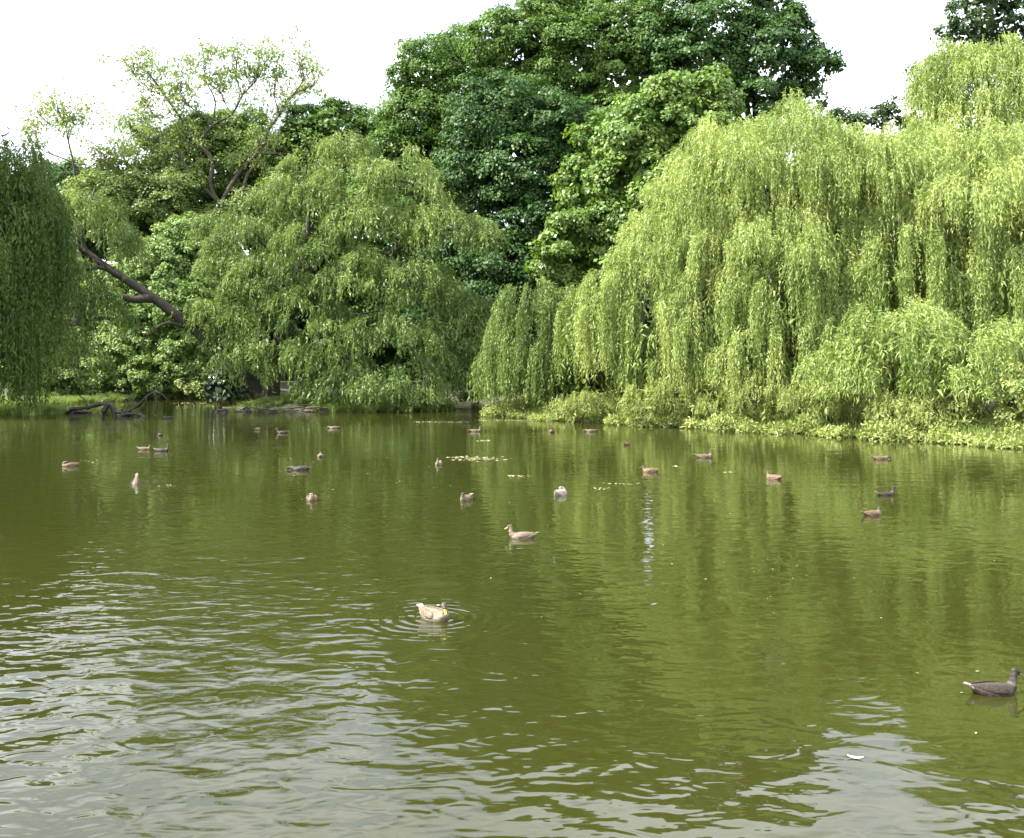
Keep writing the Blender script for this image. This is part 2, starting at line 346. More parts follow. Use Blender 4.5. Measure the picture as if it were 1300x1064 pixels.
# low one in front on the right
Cc = [(1140, 450, 75, 52, 40.5, 2.0), (1230, 470, 75, 45, 39, 1.8), (1090, 490, 45, 40, 41, 1.4), (1165, 420, 35, 28, 41.5), (1280, 450, 50, 40, 39.5)]
willow('low spreading willow with arching boughs at the water in front of the big one', at(1180, 510, 41), at(1170, 440, 41), Cc, 'willow', 1.6, 1.9, 6, 0.2, per=24, spread=0.2, tbias=0.5, zfloor=1.1)
# darker one at the left end of the right bank
Dd = [(690, 425, 48, 55, 55, 2.0), (725, 420, 40, 58, 55, 1.8), (660, 455, 28, 44, 56, 1.2), (636, 470, 20, 34, 57, 1.0)]
willow('small darker green willow hanging to the water left of the huge pale one', at(700, 480, 56), at(700, 410, 55.5), Dd, 'willow2', 1.3, 3.6, 5, 0.22, per=26, spread=0.2, tbias=0.45, zfloor=0.3)

# left edge: dark curtain willow
E = [(-60, 258, 92, 80, 56, 4.5), (10, 295, 50, 110, 55, 3.0), (-12, 400, 48, 90, 54.5, 2.0), (8, 425, 38, 60, 55, 1.5), (-75, 360, 85, 90, 55), (14, 250, 34, 40, 56), (2, 205, 38, 40, 57), (48, 262, 24, 22, 57)]
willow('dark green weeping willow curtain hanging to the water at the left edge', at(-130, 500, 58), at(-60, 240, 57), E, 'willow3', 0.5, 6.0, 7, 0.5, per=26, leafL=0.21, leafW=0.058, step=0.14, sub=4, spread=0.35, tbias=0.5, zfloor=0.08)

# island willow with the leaning trunk
bz = at(345, 520, 66); bz[2] = hgt(bz[:2])[0]-0.1
rt = root('willow_tree', bz, 'feathery island willow with dark leaning trunk, in the left middle of the pond', 'willow')
trunk(rt, [bz, at(343, 495, 66), at(352, 450, 66.3), at(372, 380, 66.6), at(390, 300, 67), at(400, 240, 67)], 0.75, 0.22, M['bark'], k=12, flare=1.7)
trunk(rt, [at(340, 500, 66), at(312, 478, 65.6), at(278, 446, 65.2), at(240, 413, 65), at(208, 388, 64.8), at(184, 371, 64.6), at(158, 354, 64.4), at(128, 334, 64.2), at(92, 308, 64), at(66, 296, 64)], 0.40, 0.18, M['bark'], 'leaning_trunk', 10, 1.0)
trunk(rt, [at(192, 378, 64.6), at(170, 380, 64.2), at(148, 376, 63.9), at(118, 380, 63.6), at(90, 392, 63.4)], 0.30, 0.10, M['bark'], 'limb', 8, 1.1)
trunk(rt, [at(140, 342, 64.3), at(118, 340, 63.8), at(96, 348, 63.4), at(74, 362, 63)], 0.16, 0.06, M['bark'], 'limb', 7, 1.0)
trunk(rt, [at(236, 416, 65), at(214, 410, 64.2), at(196, 418, 63.8), at(182, 432, 63.4)], 0.12, 0.04, M['bark'], 'limb', 7, 1.0)
trunk(rt, [at(110, 322, 64.1), at(104, 300, 64), at(112, 270, 64.4), at(120, 240, 65)], 0.15, 0.05, M['bark'], 'limb', 7, 1.0)
for q in (((430, 300), (480, 262)), ((480, 350), (505, 300)), ((350, 330), (318, 290)), ((430, 400), (500, 390)), ((330, 430), (296, 400)), ((470, 240), (540, 235)), ((545, 300), (585, 290))):
    trunk(rt, [at(378, 370, 66.6), at(*q[0], 64.8), at(*q[1], 63.6)], 0.16, 0.05, M['bark'], 'limb', 6, 1.0)
Fr = [(322, 300, 44, 30, 66), (388, 256, 46, 32, 66.5), (452, 222, 42, 30, 65.5, 1.8, 0.3), (512, 232, 40, 32, 65, 1.8, 0.35), (576, 290, 30, 26, 64.5, 1.3, 0.35), (540, 285, 36, 30, 64.8, 1.6, 0.35), (470, 285, 42, 32, 64.4, 1.8, 0.25), (405, 318, 44, 32, 64.2), (340, 355, 42, 30, 64.6),
      (295, 330, 30, 24, 66), (520, 350, 44, 34, 63.8), (450, 362, 46, 34, 63.4), (385, 395, 44, 32, 63.8), (318, 412, 34, 28, 64.6), (500, 425, 48, 36, 63.2, 2, -0.15), (430, 440, 46, 34, 63), (360, 448, 32, 24, 63.6), (565, 425, 38, 40, 65, 1.6, -0.15), (598, 440, 24, 40, 66),  # lower right lobes tinted darker, shading put into the leaf colour
      (425, 490, 38, 22, 62.6), (475, 488, 44, 28, 62.4), (540, 475, 36, 36, 63.4), (555, 370, 26, 26, 65.5), (300, 450, 26, 20, 64), (270, 395, 22, 16, 65), (438, 192, 26, 16, 66), (350, 246, 30, 18, 67), (612, 302, 14, 12, 64.6), (282, 288, 26, 16, 67), (600, 395, 20, 20, 66), (520, 505, 40, 16, 62.8), (590, 480, 24, 26, 65), (395, 215, 24, 14, 68), (322, 470, 24, 16, 64.2)]
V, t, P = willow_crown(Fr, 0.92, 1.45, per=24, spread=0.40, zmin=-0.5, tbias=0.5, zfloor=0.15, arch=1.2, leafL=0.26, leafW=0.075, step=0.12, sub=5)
child('crown', np_mesh('crown', V, 3, t), M['willow2'], rt)
Fl = [(70, 330, 36, 22, 63.4), (65, 375, 38, 36, 63.6), (110, 395, 40, 34, 63.4), (150, 305, 30, 16, 65.6), (92, 440, 40, 40, 63.4), (52, 440, 26, 40, 63.4), (120, 285, 42, 30, 65)]
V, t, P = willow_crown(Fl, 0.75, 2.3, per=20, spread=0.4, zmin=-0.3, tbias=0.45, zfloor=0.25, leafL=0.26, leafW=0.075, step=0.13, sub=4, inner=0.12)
child('hanging_foliage', np_mesh('hanging_foliage', V, 3, t), M['willow2'], rt)

# ---------------------------------------------------------------- broadleaf trees
def clumps(lobes, D, per_m2, nleaf, cr, leaf, zmin=-0.55, tb=0.5, flat=0.62, sub=6, frac=0.42, inner=1.3, wr=0.55, rough=0.10):
    V, T, PP = [], [], []; ells = []
    for lb in lobes:
        d = D+(lb[3] if len(lb) > 3 else R.normal()*0.8); rm = lb[2]/F*d; ells.append((at(lb[0], lb[1], d), np.array([rm, rm*0.95, rm*0.85])))
    base = ells; ells = bumpy(ells, sub, frac)
    for i, (C, r) in enumerate(ells):
        rm = r[0]; n = max(int(4*math.pi*rm*rm*0.8*per_m2), 3)
        p, nn = ell_pts(C, *r, n, zmin); p = p+nn*(R.normal(size=(len(p), 1))*rough*rm)
        keep = ((p[:, 1] < C[1]+0.35*rm) | (R.random(len(p)) < 0.25)) & cull(p, ells, i) & (p[:, 2] > 0.15); p, nn = p[keep], nn[keep]
        n = len(p)
        if n == 0: continue
        PP.append(p)
        sc = cr*(0.6+0.8*R.random(n)); k = nleaf
        ax = unit(nn+np.array([0, 0, 0.55])+0.3*R.normal(size=nn.shape))
        axr = np.repeat(ax, k, 0); q = rdir(n*k); q = np.where(((q*axr).sum(1) < -0.25)[:, None], -q, q)
        rad = (0.30+0.70*R.random(n*k)**0.5)*np.repeat(sc, k)
        pos = np.repeat(p, k, 0)+q*rad[:, None]*np.array([1, 1, flat])
        nrm = unit(q*0.6+axr*0.5+np.array([0, 0, 0.35])+R.normal(size=q.shape)*0.45)
        U = unit(np.cross(nrm, rdir(n*k))); U[:, 2] -= 0.35; U = unit(U); S = unit(np.cross(nrm, U))
        L = leaf*(0.6+0.8*R.random(n*k)); W = L*(wr+0.3*R.random(n*k))
        V.append(leaf_quads(pos, U, S, L, W))
        T.append(np.clip(np.repeat(tb+0.15*R.normal(size=n)+0.10*R.normal(), k)+0.16*R.normal(size=n*k), 0, 1))
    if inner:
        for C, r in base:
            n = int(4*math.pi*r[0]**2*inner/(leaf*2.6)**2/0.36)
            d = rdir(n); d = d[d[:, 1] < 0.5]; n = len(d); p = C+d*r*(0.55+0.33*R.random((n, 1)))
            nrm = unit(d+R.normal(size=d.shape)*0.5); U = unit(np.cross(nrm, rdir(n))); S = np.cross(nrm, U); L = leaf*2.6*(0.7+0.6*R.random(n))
            V.append(leaf_quads(p, U, S, L, L*0.7)); T.append(np.clip(tb*0.6+0.1*R.normal(size=n), 0, 1))  # broad inner leaves, the crown's interior shade put into their darker tint
    return np.concatenate(V), np.concatenate(T), np.concatenate(PP)
def broadleaf(label, tx, D, lobes, m, per_m2=0.85, nleaf=122, cr=0.95, leaf=0.24, name='broadleaf_tree', cat='tree', bark='bark', r0=0.5, nl=8, ttop=None, group=None, **kw):
    b = at(tx, 465, D); b[2] = hgt(b[:2])[0]-0.2
    rt = root(name, b, label, cat, group)
    c = np.mean([at(l_[0], l_[1], D) for l_ in lobes], 0); top = at(*(ttop or (tx*0.5+0.5*((c[0]/D*F)+CX), HZ-(c[2]-CAMH)/D*F)), D)
    trunk(rt, [b, b+(top-b)*0.45+np.array([0.3, 0, 0]), top], r0, r0*0.45, M[bark])
    V, t, P = clumps(lobes, D, per_m2, nleaf, cr, leaf, **kw)
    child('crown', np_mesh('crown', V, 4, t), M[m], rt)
    pk = P[R.choice(len(P), min(nl, len(P)), replace=False)]
    limbs_to(rt, b+(top-b)*0.8, [b+(top-b)*0.8+(q-b-(top-b)*0.8)*0.92 for q in pk], r0*0.4, M[bark])
    return rt, P
broadleaf('tall round leafy sycamore at the left of the central high trees', 545, 93, [(545, 95, 42), (532, 150, 44), (588, 80, 38), (512, 205, 42), (572, 160, 50), (520, 262, 50), (585, 235, 50), (490, 240, 36)], 'sycamore', tb=0.45)
broadleaf('tall green tree whose top nearly reaches the upper picture edge, mid centre', 730, 86, [(648, 62, 42), (695, 42, 46), (745, 28, 40), (722, 92, 58), (795, 35, 42), (838, 62, 46), (785, 105, 60), (845, 128, 52), (665, 118, 50), (720, 165, 50), (790, 185, 55)], 'sycamore', tb=0.55, r0=0.6, nl=10)
broadleaf('tall dark tree with airy outline right of the central high trees', 960, 84, [(868, 42, 44), (915, 26, 42), (962, 32, 44), (1002, 62, 36), (905, 92, 56), (965, 92, 50), (1020, 98, 26), (1042, 84, 16), (1005, 132, 26), (935, 145, 50), (880, 170, 50)], 'chestnut', per_m2=0.6, tb=0.6, leaf=0.28, inner=0.35, frac=0.5)
broadleaf('dense dark chestnut tree in front of the central high trees', 655, 77, [(625, 150, 48), (685, 165, 52), (610, 215, 52), (675, 232, 56), (640, 290, 56), (705, 285, 50), (600, 330, 40), (655, 350, 55), (620, 390, 40), (700, 380, 45), (735, 225, 40)], 'chestnut', tb=0.42, r0=0.6)
broadleaf('brighter green maple beside the dark chestnut, above the left shoulder of the pale willow', 805, 70, [(805, 185, 48), (862, 150, 44), (760, 235, 42), (835, 235, 52), (892, 195, 40), (735, 305, 42), (795, 290, 50), (860, 290, 45), (712, 345, 26), (900, 130, 32), (770, 330, 40)], 'maple', tb=0.45, cr=0.85, leaf=0.28)
broadleaf('dark tree reaching in at the top right corner behind the tall willow crown', 1300, 74, [(1252, 18, 36), (1292, 8, 44), (1222, 50, 26), (1290, 68, 40), (1186, 124, 19), (1174, 92, 15), (1245, 80, 25), (1204, 84, 20), (1206, 140, 16)], 'far', per_m2=0.9, nleaf=80, tb=0.5, cr=0.7, inner=0.6, ttop=(1300, 80))
broadleaf('distant bluish tree top in the sky gap above the pale willow', 1120, 110, [(1118, 152, 15), (1132, 138, 9), (1085, 158, 14), (1150, 160, 12), (1060, 150, 12), (1182, 168, 12)], 'far', per_m2=0.7, nleaf=80, sub=3, tb=0.4, cr=0.9, nl=4, r0=0.35, name='distant_tree', zmin=-0.3)
broadleaf('rounded mid green tree between the bare-branched tree and the central sycamore', 440, 98, [(432, 165, 36), (470, 182, 38), (398, 178, 36), (482, 230, 46), (430, 228, 48), (380, 215, 36), (345, 300, 46), (400, 290, 48), (470, 300, 50), (530, 330, 46), (440, 350, 50), (360, 370, 50), (500, 400, 50)], 'sycamore', tb=0.55, nleaf=60, leaf=0.34)
broadleaf('round-topped tree standing behind the open branches of the bare-branched tree', 285, 101, [(262, 182, 36), (302, 178, 36), (335, 200, 34), (235, 210, 34), (290, 225, 48), (345, 245, 40)], 'maple', tb=0.5)
broadleaf('dark background tree low behind the far left willows', 90, 100, [(70, 240, 34), (105, 250, 36), (150, 262, 36), (195, 272, 40), (245, 275, 40), (40, 262, 40), (120, 300, 45), (180, 310, 45), (45, 320, 42), (85, 355, 44), (40, 390, 42)], 'chestnut', tb=0.5, nleaf=90, leaf=0.3)

broadleaf('tall dark tree added unseen beyond the left picture edge to shade the left willow', -260, 53, [(-260, 40, 100), (-230, 150, 95), (-310, 150, 95), (-250, 260, 90), (-270, -50, 70)], 'chestnut', per_m2=0.5, nleaf=60, leaf=0.4, tb=0.5, sub=3)  # never in view, added to cast shade on the left willow
# ---------------------------------------------------------------- open, bare-branched trees
def open_tree(label, D, polys, base_px, m, twigs, tuft, leafL=0.34, mass=None, r_scale=1.0):
    b = at(base_px[0], 465, D); b[2] = hgt(b[:2])[0]-0.2
    rt = root('open_crowned_tree', b, label, 'tree')
    trunk(rt, [b, at(base_px[0]-3, 380, D), at(*base_px, D)], 0.42*r_scale, 0.26*r_scale, M['bark_mid'])
    tips = []
    for pts, r in polys:
        dd = 0.0; P3 = []; sl_ = R.normal()*0.6
        for i, (x, y) in enumerate(pts): P3.append(at(x, y, D+sl_*i))
        sp = spline(P3, 5); child('limb', MB().tube(sp, np.linspace(r, r*0.35, len(sp))*r_scale, 7, 0.05).mesh('limb'), M['bark_mid'], rt)
        n = len(sp)
        for i in range(int(n*0.42), n):
            for _ in range(twigs):
                if R.random() < (0.25+0.9*i/n):
                    tips.append((sp[i], sp[min(i+1, n-1)]-sp[max(i-1, 0)]))
    tw = MB(); V, T = [], []
    for p0, d in tips:
        d = unit(d); e = unit(d*0.7+R.normal(size=3)*0.75+np.array([0, 0, 0.30])); ln = 1.0+2.2*R.random()
        pts = spline([p0, p0+e*ln*0.5+R.normal(size=3)*0.12, p0+e*ln+np.array([0, 0, 0.15])+R.normal(size=3)*0.2], 3)
        tw.tube(pts, np.linspace(0.035, 0.012, len(pts)), 4, 0, False)
        k = int(tuft*(0.4+1.0*R.random())); c = pts[-1]-0.25*(pts[-1]-pts[0])*R.random()
        q = R.normal(size=(k, 3))*np.array([0.42, 0.42, 0.30]); pos = c+q; n_ = unit(R.normal(size=(k, 3))+np.array([0, 0, 0.5]))
        U = unit(np.cross(n_, rdir(k))-np.array([0, 0, 0.5])); S = unit(np.cross(n_, U)); L = leafL*(0.6+0.8*R.random(k))
        V.append(leaf_quads(pos, U, S, L, L*0.42)); T.append(np.clip(0.55+0.15*R.normal()+0.15*R.normal(size=k), 0, 1))
    if mass:
        v, t_, _ = clumps(mass, D, 0.9, 60, 0.9, 0.24, tb=0.5, inner=0.7, sub=4); V.append(v); T.append(t_)
    tag(child('twigs', tw.mesh('twigs'), M['bark_mid'], rt), kind='stuff')
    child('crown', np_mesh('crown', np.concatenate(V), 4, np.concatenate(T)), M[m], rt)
    return rt
G = [([(279, 260), (267, 236), (269, 203), (250, 182), (237, 162), (220, 137), (203, 113), (189, 93)], 0.26),
     ([(279, 258), (250, 230), (233, 206), (220, 186), (183, 175), (166, 162)], 0.20),
     ([(281, 256), (304, 219), (325, 196), (338, 169), (355, 145), (372, 121), (399, 108)], 0.26),
     ([(250, 182), (270, 159), (294, 145), (308, 121), (325, 101), (329, 78)], 0.16),
     ([(270, 159), (250, 142), (233, 128), (228, 104)], 0.09), ([(270, 157), (273, 128), (263, 106), (258, 84)], 0.10),
     ([(294, 145), (283, 126), (278, 110)], 0.07), ([(355, 145), (348, 120), (352, 100)], 0.09), ([(308, 121), (300, 100), (300, 78)], 0.08),
     ([(308, 250), (314, 223), (328, 203), (333, 180)], 0.24), ([(331, 196), (355, 195), (379, 197), (400, 204), (423, 214)], 0.14),
     ([(220, 137), (205, 150), (190, 146)], 0.06), ([(203, 113), (180, 106), (168, 92)], 0.07), ([(372, 121), (385, 100), (380, 82)], 0.08),
     ([(250, 230), (225, 219), (198, 216), (170, 205)], 0.10), ([(233, 206), (214, 194), (190, 196)], 0.08)]
open_tree('tall bare-branched tree with thin pale foliage, its forked limbs dark against white sky', 95, G, (282, 262), 'locust', 3, 38, r_scale=0.88,
          mass=[(165, 250, 34), (210, 268, 34), (150, 215, 22), (245, 290, 30), (185, 175, 16), (330, 262, 26), (370, 240, 26), (120, 262, 26), (225, 232, 24), (190, 222, 22), (300, 282, 28), (405, 245, 24), (260, 305, 28), (155, 290, 28)])
H = [([(96, 226), (93, 206), (87, 180), (83, 160), (75, 142)], 0.14), ([(92, 206), (72, 198), (52, 190), (38, 176)], 0.09), ([(87, 178), (92, 160), (99, 144)], 0.07), ([(83, 176), (68, 164), (56, 152)], 0.06), ([(96, 222), (110, 214), (126, 205), (140, 196)], 0.08)]
open_tree('small bare-branched tree with few leaves beside the left edge, against white sky', 94, H, (98, 232), 'locust', 3, 28, r_scale=0.85, mass=[(110, 250, 24), (140, 240, 22)])

# ---------------------------------------------------------------- shrubs on the far bank at left
def shrub(label, D, lobes, m, leaf=0.23, per_m2=1.1, nleaf=85, cr=0.65, name='shrub', cat='shrub', **kw):
    return broadleaf(label, lobes[0][0], D, lobes, m, per_m2, nleaf, cr, leaf, name, cat, 'bark', 0.12, 4, **kw)
shrub('tall pale shrub on the far bank behind the dark leaning trunk', 88, [(215, 335, 46), (255, 320, 40), (175, 350, 36), (290, 370, 40), (230, 390, 48), (180, 400, 36)], 'shrub', tb=0.5)
shrub('rounded bright shrub at the far waterline under the leaning trunk', 87, [(165, 455, 42), (205, 445, 42), (245, 450, 42), (140, 478, 28), (190, 482, 28), (235, 484, 26), (270, 430, 40)], 'shrub', tb=0.6, zmin=-0.8)
shrub('yellowish drooping shrub beside the island at the far waterline', 86, [(255, 485, 24), (275, 470, 26), (300, 480, 24)], 'willow', tb=0.5, zmin=-0.8)
shrub('dark shrub with glossy leaves beside the island willow trunk', 70, [(286, 478, 18), (296, 492, 16), (278, 494, 14), (305, 480, 12)], 'glossy', 0.30, 2.0, 40, 0.45, sub=3, tb=0.6, zmin=-0.8)
shrub('dim bush behind the left edge willow near the water', 80, [(60, 440, 36), (45, 475, 34), (85, 482, 24)], 'willow2', tb=0.5, zmin=-0.8)
shrub('bright leafy bush at the right edge of the near bank', 37.5, [(1262, 520, 44), (1300, 505, 40), (1225, 535, 26), (1300, 545, 26)], 'bank', 0.13, 3.4, 80, 0.33, inner=0.5, wr=0.3, tb=0.5, zmin=-0.7)
for lab, D_, lo in (('small pale bush at the tip of the right bank undergrowth', 50.0, [(715, 520, 13), (745, 516, 16), (775, 516, 14)]),
                    ('pale low bush under the long tresses, second from the left tip of the bank', 46.6, [(815, 512, 18), (850, 506, 20), (882, 512, 17)]),
                    ('tallest pale bush at the middle of the right bank waterline', 44.2, [(920, 512, 20), (955, 502, 24), (988, 510, 20)]),
                    ('pale leafy bush left of the low spreading willow', 41.4, [(1022, 512, 24), (1058, 512, 27), (1090, 524, 20)]),
                    ('pale bush beneath the front boughs of the low spreading willow', 38.9, [(1130, 530, 22), (1168, 530, 24), (1200, 534, 20)])):
    b = at(lo[1][0], 465, D_+0.3); b[2] = hgt(b[:2])[0]-0.1; rt = root('bush', b, lab, 'bush')
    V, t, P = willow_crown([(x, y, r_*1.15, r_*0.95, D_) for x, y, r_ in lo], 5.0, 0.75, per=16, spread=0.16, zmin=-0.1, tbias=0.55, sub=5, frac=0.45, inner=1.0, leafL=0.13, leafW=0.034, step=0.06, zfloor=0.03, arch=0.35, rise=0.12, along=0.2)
    child('crown', np_mesh('crown', V, 3, t), M['bank'], rt)
    limbs_to(rt, b, P[R.choice(len(P), 4, replace=False)]*0.9+b*0.1, 0.03, M['bark'], name='stem', k=5)
broadleaf('dim tree glimpsed only through gaps in the huge pale willow', 1080, 92, [(960, 250, 50), (1060, 260, 60), (1150, 250, 55), (1010, 335, 60), (1120, 335, 60), (1240, 240, 60), (1220, 330, 60), (900, 330, 40)], 'far', per_m2=0.5, nleaf=40, leaf=0.55, tb=0.3, sub=2)
shrub('dark bush filling the gap between the island willow and the right bank', 82, [(600, 430, 45), (640, 420, 40), (560, 420, 40), (620, 475, 30), (565, 350, 40), (605, 375, 40)], 'chestnut', 0.3, 0.9, 80, 0.7, tb=0.3, zmin=-0.8)

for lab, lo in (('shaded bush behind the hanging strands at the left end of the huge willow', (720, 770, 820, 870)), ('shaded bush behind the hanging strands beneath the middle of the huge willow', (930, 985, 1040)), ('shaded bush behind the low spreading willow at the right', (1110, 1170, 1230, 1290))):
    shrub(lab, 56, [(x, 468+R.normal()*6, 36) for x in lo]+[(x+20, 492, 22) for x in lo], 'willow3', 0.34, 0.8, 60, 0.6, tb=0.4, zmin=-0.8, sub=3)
def far_wood():
    n = 52000; a = R.random(n)*2-1; x = a*95+5; top = 13+3*np.sin(x*0.13)+2.2*np.sin(x*0.31+1)+1.2*np.sin(x*0.77)
    z = 0.3+R.random(n)**0.8*top; y = 112+3*np.sin(x*0.5+z*0.4)+2*np.sin(z*1.1+x*0.9)+R.random(n)*2.5+0.012*(x-5)**2*0
    P = np.stack([x, y, z], 1); nn = unit(np.array([0, -0.7, 0.5])+R.normal(size=(n, 3))*0.6); U = unit(np.cross(nn, rdir(n))); S = np.cross(nn, U)
    L = 1.4*(0.6+0.8*R.random(n)); o = link('far_wood', np_mesh('far_wood', leaf_quads(P, U, S, L, L*0.7), 4, np.clip(0.4+0.25*np.sin(x*0.5+z*0.4)+0.2*R.normal(size=n), 0, 1)), M['far'])
    tag(o, 'dim distant wood closing the view behind the trees', 'wood', kind='stuff')
far_wood()
# ---------------------------------------------------------------- bank vegetation
def bank_cover():
    line = np.array([(21, 32.5), (18.0, 35.2), (15.2, 38.5), (11.6, 42.6), (7.6, 47.6), (2.8, 52.6), (0.6, 55.5), (-0.4, 58.5)])
    V, T = [], []; VB, TB = [], []
    seg = np.linalg.norm(np.diff(line, axis=0), axis=1); cum = np.concatenate([[0], np.cumsum(seg)])
    def pt(u): return np.stack([np.interp(u, cum, line[:, 0]), np.interp(u, cum, line[:, 1])], -1)
    nrm = np.array([0.72, 0.69])
    n = 300; u = R.random(n)*cum[-1]; depth = -1.3+R.random(n)**1.1*4.0+0.5*np.sin(u*1.1)+0.3*np.sin(u*2.7)
    c = pt(u)+nrm*depth[:, None]; z = np.maximum(hgt(c), 0.0)
    hh = (0.28+0.55*R.random(n))*(0.75+1.1*np.clip(depth, 0, 1.6)/1.6)*(1+0.4*np.sin(u*0.8+1))
    for i in range(n):
        k = 250; q = rdir(k); q[:, 2] = np.abs(q[:, 2]); r = np.array([0.52, 0.52, 1.0])*(0.7+0.6*R.random())*np.array([1, 1, hh[i]])
        pos = np.array([c[i, 0], c[i, 1], z[i]+0.02])+q*r*(0.5+0.5*R.random((k, 1)))
        nn = unit(q+R.normal(size=(k, 3))*0.6); U = unit(np.cross(nn, rdir(k))+np.array([0, 0, 0.25])); S = unit(np.cross(nn, U))
        L = 0.16*(0.6+0.9*R.random(k)); V.append(leaf_quads(pos, U, S, L, L*0.34)); T.append(np.clip(0.5+0.2*R.normal()+0.15*R.normal(size=k), 0, 1))
    m = 26000; u = R.random(m)*cum[-1]; dp = -0.5+R.random(m)*3.5+0.4*np.sin(u*1.1); c = pt(u)+nrm*dp[:, None]; z = np.maximum(hgt(c), 0)
    P = np.column_stack([c, z+0.05]); U = unit(np.stack([R.normal(size=m)*0.5, R.normal(size=m)*0.5-0.25, 0.8+0*u], 1)); S = unit(np.cross(U, rdir(m)))
    L = 0.25+0.4*R.random(m); VB = leaf_tris(P, U, S, L, 0.022+0*L); TB = np.clip(0.5+0.22*R.normal(size=m), 0, 1)
    a = link('bank_undergrowth', np_mesh('bank_undergrowth', np.concatenate(V), 4, np.concatenate(T)), M['bank']); tag(a, 'pale leafy undergrowth spilling over the right waterline', 'undergrowth', kind='stuff')
    a = link('bank_grass', np_mesh('bank_grass', VB, 3, TB), M['sedge']); tag(a, 'long pale grass standing in the right bank undergrowth', 'grass', kind='stuff')
bank_cover()
def sedge(label, pts, n, h, wd=0.03, spread=0.6, name='sedge_grass'):
    P, U = [], []
    pts = np.array(pts); seg = np.cumsum(np.r_[0, np.linalg.norm(np.diff(pts, axis=0), axis=1)])
    nt_ = n//40; u = R.random(nt_)*seg[-1]; c = np.stack([np.interp(u, seg, pts[:, 0]), np.interp(u, seg, pts[:, 1])], 1)+R.normal(size=(nt_, 2))*spread
    ci = np.repeat(np.arange(nt_), 40); b = c[ci]+R.normal(size=(len(ci), 2))*0.10
    z = np.maximum(hgt(b), -0.05); az = R.random(len(ci))*6.28; le = 0.15+0.6*R.random(len(ci))
    U = unit(np.stack([np.cos(az)*le, np.sin(az)*le, np.ones(len(ci))], 1)); S = unit(np.cross(U, rdir(len(ci))))
    L = h*(0.5+0.7*R.random(len(ci))); P = np.column_stack([b, z])
    m1 = P+U*L[:, None]*0.6; U2 = unit(U+np.stack([np.cos(az)*0.8, np.sin(az)*0.8, -0.7+0*az], 1)); W = wd*np.ones(len(ci))
    V = np.concatenate([leaf_quads(P, U, S, L*0.75, W), leaf_quads(m1, U2, S, L*0.55, W*0.8)])
    t = np.clip(0.5+0.2*R.normal(size=len(ci)), 0, 1); a = link(name, np_mesh(name, V, 4, np.r_[t, t]), M['sedge'])
    return tag(a, label, 'grass', kind='stuff')
sedge('pale sedge fringe along the island waterline', [(-11.5, 62.2), (-9, 62.2), (-6.5, 63.1), (-4.6, 65)], 9000, 0.75)
sedge('low sedge tussocks covering the island around the willow trunk', [(-16.5, 64), (-13, 64.5), (-9, 65.5), (-6, 66.5)], 9000, 0.5, 0.035, 1.1)
sedge('grass on the dark bank behind the left edge willow', [(-36, 64), (-34, 70), (-35, 78), (-33, 84)], 6000, 0.8, 0.04, 1.4)
sedge('thin reeds at the waterline by the left edge willow', [(-31.5, 60), (-28.5, 58.5), (-26.8, 60)], 1600, 0.9, 0.03, 0.4, 'reeds')
sedge('sedge on the far shore beneath the bright shrubs', [(-31, 85.5), (-25, 86.5), (-18, 88)], 5000, 0.7, 0.04)

# ---------------------------------------------------------------- dead wood, roots, litter
def log_thing(name, label, cat, base, parts):
    rt = root(name, (base[0], base[1], 0.0), label, cat)
    for nm, pts, r0, r1 in parts:
        sp = spline(pts, 5); child(nm, MB().tube(sp, np.linspace(r0, r1, len(sp))*(1+0.18*R.normal(size=len(sp))), 8, 0.16).mesh(nm), M['wood_wet'], rt)
    return rt
Df = 56.5
def w3(px, py, D=Df): return at(px, py, D)
log_thing('fallen_branch', 'crooked dead branch arching out of the water near the left edge willow', 'branch', w3(170, 528),
          [('stem', [w3(128, 531), w3(132, 522), w3(140, 512), w3(144, 520), w3(146, 531)], 0.14, 0.10), ('stem', [w3(88, 520), w3(112, 517), w3(132, 513), w3(152, 524), w3(172, 517), w3(186, 504), w3(196, 498), w3(205, 500)], 0.12, 0.05),
           ('twig', [w3(186, 504), w3(184, 513), w3(179, 521)], 0.05, 0.03), ('twig', [w3(196, 498), w3(199, 510), w3(197, 526)], 0.06, 0.03), ('twig', [w3(172, 517), w3(168, 510), w3(160, 506)], 0.04, 0.02), ('twig', [w3(112, 517), w3(108, 508), w3(100, 502)], 0.05, 0.02), ('twig', [w3(152, 524), w3(158, 515), w3(155, 508)], 0.04, 0.015), ('twig', [w3(96, 519), w3(90, 527), w3(84, 531)], 0.05, 0.025), ('twig', [w3(205, 500), w3(211, 506), w3(212, 514)], 0.035, 0.015)])
log_thing('floating_log', 'short dark floating log beneath the crooked dead branch', 'log', w3(168, 529), [('stem', [w3(150, 530.5), w3(160, 526), w3(174, 525.5), w3(186, 530)], 0.16, 0.09)])
log_thing('floating_log', 'thin brown log lying low beside the left edge willow', 'log', w3(98, 524, 60), [('stem', [w3(82, 523.5, 60), w3(98, 522.5, 60), w3(116, 524, 60)], 0.14, 0.08)])
log_thing('stranded_log', 'dark log with a pale slanting stick in the gap between island and right bank', 'log', at(600, 505, 68),
          [('stem', [at(582, 507, 68), at(590, 503, 68), at(602, 501, 68), at(612, 503, 68)], 0.32, 0.22), ('stick', [at(606, 513, 67.5), at(610, 506, 67.4), at(614, 500, 67.2)], 0.05, 0.03)])
isl = root('root_mat', (-14.5, 61.5, 0), 'tangled brown roots and driftwood at the foot of the island willow', 'roots')
mbm = []
